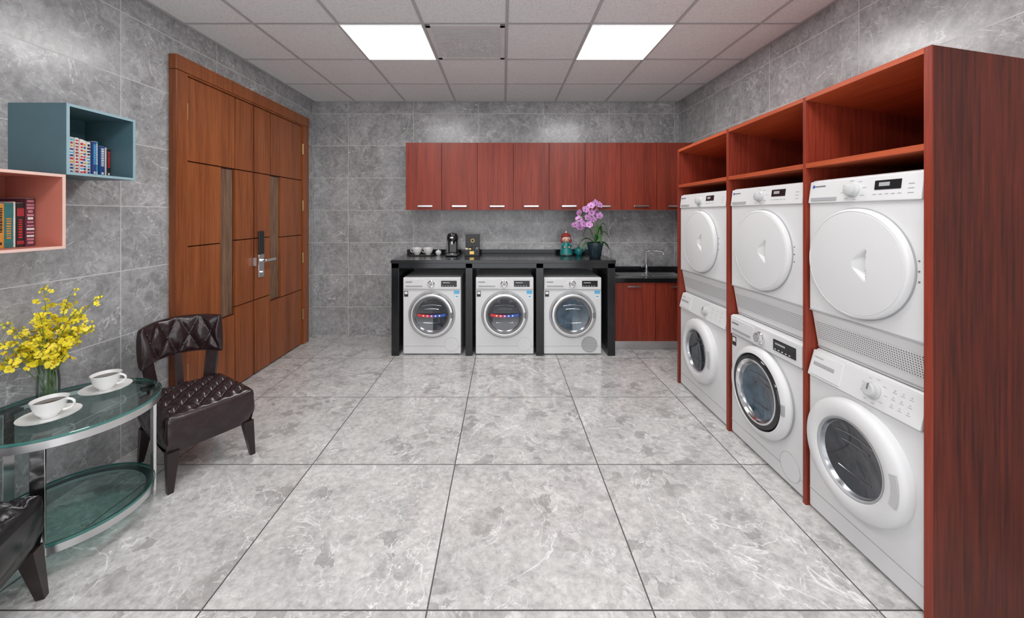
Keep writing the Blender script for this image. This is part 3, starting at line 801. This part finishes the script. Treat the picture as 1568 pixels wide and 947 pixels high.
# ------------------------------------------------------------------ glass side table
TC = Vector((-2.025, 1.82, 0)); R = 0.318
b = MB('glass_side_table', TC)
for z, rr in ((0.598, R), (0.150, R-0.026)):
    b.lathe([(0, z-0.012), (rr-0.001, z-0.012)], 'glass', seg=72)
    b.lathe([(0, z), (rr-0.001, z)], 'glass', seg=72)
    b.lathe([(rr-0.002, z-0.012), (rr, z-0.010), (rr, z-0.002), (rr-0.002, z)], 'glassedge', seg=72)
    b.lathe([(rr-0.035, z-0.013), (rr-0.004, z-0.013), (rr-0.004, z-0.045), (rr-0.008, z-0.045), (rr-0.008, z-0.017), (rr-0.035, z-0.017)], 'steel', seg=72)
for th in (math.radians(59), math.radians(-60), math.radians(181)):
    Mr = Matrix.Rotation(th, 4, 'Z')
    b.box((R-0.028, -0.022, 0), (R-0.014, 0.022, 0.585), 'chrome', 0.002, M4=Mr)
    b.box((R-0.070, -0.022, 0.570), (R-0.014, 0.022, 0.585), 'blackm', M4=Mr)
b.done()

def cup(name, x, y, z, s=1.0, rot=0, saucer=True, coffee=True):
    b = MB(name, (x, y, z), rot); h0 = 0.0
    if saucer:
        b.lathe([(0, 0.002), (0.035, 0.0), (0.05, 0.004), (0.09, 0.013), (0.098, 0.017), (0.099, 0.019), (0.09, 0.017), (0.05, 0.008), (0, 0.007)], 'porc', seg=48)
        h0 = 0.008
    b.lathe([(0, h0), (0.028*s, h0), (0.030*s, h0+0.008*s), (0.048*s, h0+0.03*s), (0.058*s, h0+0.062*s), (0.062*s, h0+0.08*s), (0.060*s, h0+0.08*s), (0.055*s, h0+0.062*s), (0.044*s, h0+0.03*s), (0.02*s, h0+0.012*s), (0, h0+0.012*s)], 'porc', seg=40)
    if coffee: b.lathe([(0, h0+0.064*s), (0.055*s, h0+0.064*s)], 'coffee', seg=32)
    pts = []
    for i in range(11):
        a = -math.pi*0.5+math.pi*i/10
        pts.append(((0.050+0.034*math.cos(a)+0.004*math.sin(a))*s, 0, h0+(0.047+0.024*math.sin(a))*s))
    b.tube(pts, 0.005*s, 'porc', 8)
    b.done()
TZ = 0.5985
cup('coffee_cup', -2.006, 1.714, TZ, 0.97, 0.4)
cup('coffee_cup', -2.034, 1.985, TZ, 0.97, 0.3)

# vase of oncidium
b = MB('flower_vase', (-2.212, 1.885, TZ))
b.lathe([(0, 0.0), (0.036, 0.0), (0.040, 0.01), (0.040, 0.10), (0.034, 0.15), (0.040, 0.178), (0.038, 0.178), (0.032, 0.15), (0.037, 0.10), (0.037, 0.012), (0, 0.012)], 'vaseglass', seg=32)
rnd = random.Random(3)
def bloom(b, p, s, r, mat='yellow', c='orange'):
    q = Matrix.Translation(p) @ Matrix.Rotation(r.uniform(0, 6.28), 4, 'Z') @ Matrix.Rotation(r.uniform(0.5, 1.8), 4, 'X') @ Matrix.Rotation(r.uniform(0, 6.28), 4, 'Z')
    vs = []; fs = []
    for k_, (ang, L, wd) in enumerate(((0, 1.1, 0.62), (0.85, 0.9, 0.45), (-0.85, 0.9, 0.45), (2.4, 0.7, 0.25), (-2.4, 0.7, 0.25), (3.14, 0.65, 0.25))):
        ca, sa = math.cos(ang), math.sin(ang); o = len(vs)
        for (lx, ly, lz) in ((0.03, 0, 0), (0.45, wd, 0.15), (0.85, wd*0.9, 0.05), (1.0, 0, -0.05), (0.85, -wd*0.9, 0.05), (0.45, -wd, 0.15)):
            x, y = lx*L*s, ly*s*0.7
            vs.append((x*ca-y*sa, x*sa+y*ca, lz*s))
        fs.append(tuple(range(o, o+6)))
    b.raw(vs, fs, mat, M4=q)
    b.sph((0, 0, 0.0), s*0.16, c, 6, M4=q)
ends = [(-0.11, -0.02, 0.36), (-0.04, -0.10, 0.30), (0.05, -0.08, 0.44), (0.13, 0.03, 0.38), (0.20, 0.06, 0.50), (0.03, 0.08, 0.52), (-0.05, 0.04, 0.46), (0.10, -0.13, 0.33),
        (-0.09, -0.18, 0.28), (-0.02, -0.22, 0.36), (0.17, -0.03, 0.44), (0.00, 0.14, 0.42), (0.09, 0.10, 0.34), (-0.10, -0.10, 0.40), (0.14, -0.08, 0.28), (0.0, -0.02, 0.56), (0.23, 0.0, 0.36),
        (0.06, 0.0, 0.30), (0.02, -0.06, 0.38), (-0.06, -0.03, 0.30), (0.06, 0.05, 0.40)]
for e in ends:
    e = Vector(e); e.x = max(e.x, -0.105)
    ctrl = Vector((e.x*0.25, e.y*0.25, e.z*0.72)); p0 = Vector((rnd.uniform(-0.015, 0.015), rnd.uniform(-0.015, 0.015), 0.02))
    def bz(t_): return p0*(1-t_)**2+ctrl*2*t_*(1-t_)+e*t_*t_
    b.tube([bz(i/9) for i in range(10)], 0.0026, 'stem', 5, r_end=0.001)
    for i in range(17):
        t_ = 0.50+0.50*i/16
        sz = 0.024*(1.15-0.75*(i/16))
        sp_ = 0.038*(1.1-0.6*i/16)
        p = bz(t_)+Vector((rnd.uniform(-1, 1), rnd.uniform(-1, 1), rnd.uniform(-0.8, 0.6)))*sp_
        p.x = max(p.x, -0.112); p.z = max(p.z, 0.19)
        b.tube([bz(t_), (bz(t_)+p)/2+Vector((0, 0, 0.004)), p], 0.0009, 'stem', 4)
        if i < 14: bloom(b, p, sz, rnd)
        else: b.sph(p, 0.005, 'yellow', 6, (1, 1, 1.4))
b.done(0.6, False)

# ------------------------------------------------------------------ things on the counter
CZ = ZT+0.0005
b = MB('serving_tray', (-0.95, 4.56, CZ)); b.box((-0.13, -0.07, 0), (0.13, 0.07, 0.008), 'blackm', 0.003)
for a in (((-0.13, -0.07), (0.13, -0.064)), ((-0.13, 0.064), (0.13, 0.07)), ((-0.13, -0.07), (-0.124, 0.07)), ((0.124, -0.07), (0.13, 0.07))):
    b.box((*a[0], 0), (*a[1], 0.011), 'blackm')
b.done()
cup('espresso_cup', -1.01, 4.555, CZ+0.0085, 1.0, math.pi*0.9, False, False)
cup('espresso_cup', -0.88, 4.555, CZ+0.0085, 1.0, math.pi*0.9, False, False)
b = MB('sugar_bowl', (-0.765, 4.60, CZ)); b.lathe([(0, 0), (0.02, 0), (0.035, 0.02), (0.036, 0.04), (0.02, 0.055), (0, 0.058)], 'porc', seg=24); b.sph((0, 0, 0.062), 0.006, 'porc', 8); b.done()
b = MB('coffee_machine', (-0.59, 4.58, CZ))
b.box((-0.07, -0.14, 0), (0.07, 0.12, 0.025), 'black', 0.01, 3)
b.box((-0.055, -0.02, 0.02), (0.055, 0.12, 0.22), 'black', 0.02, 4)
b.lathe([(0, 0.165), (0.045, 0.165), (0.062, 0.175), (0.066, 0.20), (0.064, 0.235), (0.05, 0.258), (0.02, 0.266), (0, 0.267)], 'black', (0, -0.045, 0), seg=32)
b.box((-0.022, -0.135, 0.205), (0.022, -0.05, 0.222), 'chrome', 0.006)
b.cyl((0, -0.09, 0.135), (0, -0.09, 0.17), 0.016, 'chrome'); b.cyl((0, -0.09, 0.025), (0, -0.09, 0.032), 0.055, 'steel', seg=28)
b.box((-0.075, 0.0, 0.03), (-0.055, 0.11, 0.20), 'midgrey', 0.006)
b.done()
b = MB('tea_box', (-0.36, 4.56, CZ))
b.box((-0.085, -0.07, 0), (0.085, 0.06, 0.075), 'blackm', 0.004)
b.box((-0.085, 0.055, 0.07), (0.085, 0.075, 0.245), 'blackm', 0.003)
b.box((-0.07, 0.052, 0.09), (0.07, 0.056, 0.23), 'blackm')
b.box((-0.025, -0.072, 0.02), (0.025, -0.069, 0.055), 'gold')
for i in range(4):
    for j in range(2): b.box((-0.075+i*0.038, -0.06+j*0.06, 0.07), (-0.045+i*0.038, -0.01+j*0.06, 0.088), ['paper', 'gold', 'blackm', 'midgrey'][(i+j) % 4], 0.002)
b.lathe([(0.022, 0.0), (0.022, 0.003), (0.018, 0.003), (0.018, 0.0)], 'gold', (0, 0.052, 0.17), 'f', 24)
b.done()
b = MB('doll_figurine', (0.745, 4.56, CZ))
b.lathe([(0, 0), (0.068, 0), (0.075, 0.012), (0.066, 0.06), (0.045, 0.11), (0.03, 0.14), (0.022, 0.155), (0, 0.16)], 'dress', seg=28)
b.sph((0, 0, 0.195), 0.05, 'skin', 20, (1, 0.9, 0.95)); b.sph((0, 0.014, 0.208), 0.055, 'hat', 20, (1.02, 0.9, 0.95))
b.lathe([(0.056, 0.0), (0.058, 0.008), (0.05, 0.018), (0.03, 0.035), (0.012, 0.045), (0, 0.048)], 'hat', (0, 0.008, 0.222), seg=24)
b.sph((0, 0.005, 0.272), 0.012, 'porc', 10)
for sx in (-1, 1):
    b.sph((sx*0.050, 0.0, 0.175), 0.020, 'hat', 12, (0.8, 0.8, 1.6))
    b.sph((sx*0.018, -0.043, 0.195), 0.005, 'blackm', 8); b.sph((sx*0.028, -0.038, 0.18), 0.007, 'red', 8, (1, 0.5, 0.7))
    b.tube([(sx*0.025, 0, 0.145), (sx*0.055, -0.02, 0.115), (sx*0.03, -0.05, 0.10)], 0.011, 'dress', 10); b.sph((sx*0.027, -0.053, 0.10), 0.011, 'skin', 10)
    b.sph((sx*0.03, -0.055, 0.012), 0.018, 'hat', 10, (1, 1.3, 0.6))
b.sph((0, -0.047, 0.186), 0.004, 'skin', 8); b.sph((0, -0.044, 0.172), 0.006, 'red', 8, (1.4, 0.5, 0.5))
b.done()
b = MB('ceramic_teapot', (0.90, 4.60, CZ))
b.lathe([(0, 0), (0.03, 0), (0.044, 0.02), (0.048, 0.05), (0.038, 0.08), (0.02, 0.092), (0, 0.094)], 'dress', seg=24)
b.sph((0, 0, 0.10), 0.010, 'dress', 10); b.tube([(0.04, 0, 0.04), (0.07, 0, 0.06), (0.085, 0, 0.09)], 0.009, 'dress', 8)
b.tube([(-0.04, 0, 0.07), (-0.066, 0, 0.07), (-0.068, 0, 0.04), (-0.045, 0, 0.025)], 0.006, 'dress', 8); b.done()
b = MB('potted_orchid', (1.035, 4.345, CZ))
b.lathe([(0, 0), (0.056, 0), (0.064, 0.01), (0.086, 0.13), (0.092, 0.15), (0.092, 0.165), (0.082, 0.165), (0.078, 0.15), (0, 0.148)], 'potc', seg=36)
b.lathe([(0, 0.150), (0.079, 0.150)], 'soil', seg=24)
r2 = random.Random(11)
for (ang, L, up, wd) in ((0.3, 0.18, 0.02, 0.034), (-0.35, 0.17, 0.10, 0.03), (3.0, 0.19, 0.05, 0.032), (2.8, 0.14, 0.13, 0.03), (-1.2, 0.13, 0.08, 0.03), (3.6, 0.20, 0.02, 0.03), (0.7, 0.12, 0.14, 0.03), (-0.1, 0.14, 0.16, 0.026)):
    vs = []; n = 8
    ca, sa = math.cos(ang), math.sin(ang)
    for i in range(n+1):
        f_ = i/n; rr = L*f_; zz = 0.155+up*math.sin(f_*2.2)*1.6-0.10*f_**3; ww = wd*math.sin(math.pi*min(1, f_*0.93+0.05))**0.6
        for q, dz in ((-1, 0.006), (0, -0.004), (1, 0.006)):
            vs.append((rr*ca-q*ww*sa, (rr*sa+q*ww*ca)*0.7, zz+dz))
    fs = []
    for i in range(n):
        for q in range(2):
            o = i*3+q; fs.append((o, o+3, o+4, o+1))
    b.raw(vs, fs, 'green')
def orch(p, s, r):
    q = Matrix.Translation(p) @ Matrix.Rotation(r.uniform(-0.7, 0.7), 4, 'Z') @ Matrix.Rotation(math.pi/2+r.uniform(-0.4, 0.4), 4, 'X') @ Matrix.Rotation(r.uniform(-0.4, 0.4), 4, 'Z')
    vs = []; fs = []
    for ang, L, wd in ((math.pi/2, 1, 0.38), (0.15, 1, 0.55), (math.pi-0.15, 1, 0.55), (-0.95, 0.95, 0.36), (math.pi+0.95, 0.95, 0.36)):
        ca, sa = math.cos(ang), math.sin(ang); o = len(vs)
        for lx, ly, lz in ((0.02, 0, 0), (0.3, 0.75, 0.1), (0.65, 1, 0.12), (0.92, 0.6, 0.05), (1, 0, 0), (0.92, -0.6, 0.05), (0.65, -1, 0.12), (0.3, -0.75, 0.1)):
            x, y = lx*L*s, ly*wd*s; vs.append((x*ca-y*sa, x*sa+y*ca, lz*s))
        fs.append(tuple(range(o, o+8)))
    b.raw(vs, fs, 'orchid', M4=q)
    b.sph((0, -0.1*s, 0.1*s), s*0.17, 'magenta', 8, M4=q)
def arc(p0, p1, p2, n=12):
    p0, p1, p2 = Vector(p0), Vector(p1), Vector(p2)
    return [p0*(1-i/n)**2+p1*2*(i/n)*(1-i/n)+p2*(i/n)**2 for i in range(n+1)]
for st in (arc((0, 0, 0.15), (0.06, -0.02, 0.62), (-0.24, -0.06, 0.40)), arc((0.01, 0.01, 0.15), (0.10, 0.0, 0.66), (-0.10, -0.03, 0.58)), arc((0, 0, 0.15), (0.04, 0.0, 0.50), (-0.2, -0.03, 0.46))):
    b.tube(st, 0.0035, 'stem', 6)
for (x, z_) in ((-0.23, 0.37), (-0.19, 0.43), (-0.14, 0.38), (-0.10, 0.45), (-0.18, 0.50), (-0.12, 0.54), (-0.06, 0.58), (-0.01, 0.61), (-0.05, 0.50), (0.01, 0.52), (-0.08, 0.37), (-0.03, 0.43), (0.05, 0.59), (-0.17, 0.34), (0.03, 0.47)):
    orch((x, r2.uniform(-0.08, 0.0), z_), 0.044, r2)
b.done(0.6, False)

# ------------------------------------------------------------------ world / camera
w = bpy.data.worlds.new('World'); sc.world = w; w.use_nodes = True
w.node_tree.nodes['Background'].inputs[0].default_value = (0.96, 0.97, 1.0, 1)
w.node_tree.nodes['Background'].inputs[1].default_value = 2.2
cam = bpy.data.cameras.new('camera'); co = bpy.data.objects.new('camera', cam); sc.collection.objects.link(co)
co.location = (0, 0, 1.5); co.rotation_euler = (math.pi/2, 0, 0)
cam.sensor_width = 36; cam.lens = 593/1568*36; cam.shift_x = 14/1568; cam.shift_y = -145/1568; cam.clip_start = 0.05
sc.camera = co
sc.view_settings.view_transform = 'Standard'
sc.view_settings.look = 'None'
sc.view_settings.exposure = 0.12
sc.view_settings.gamma = 1.05
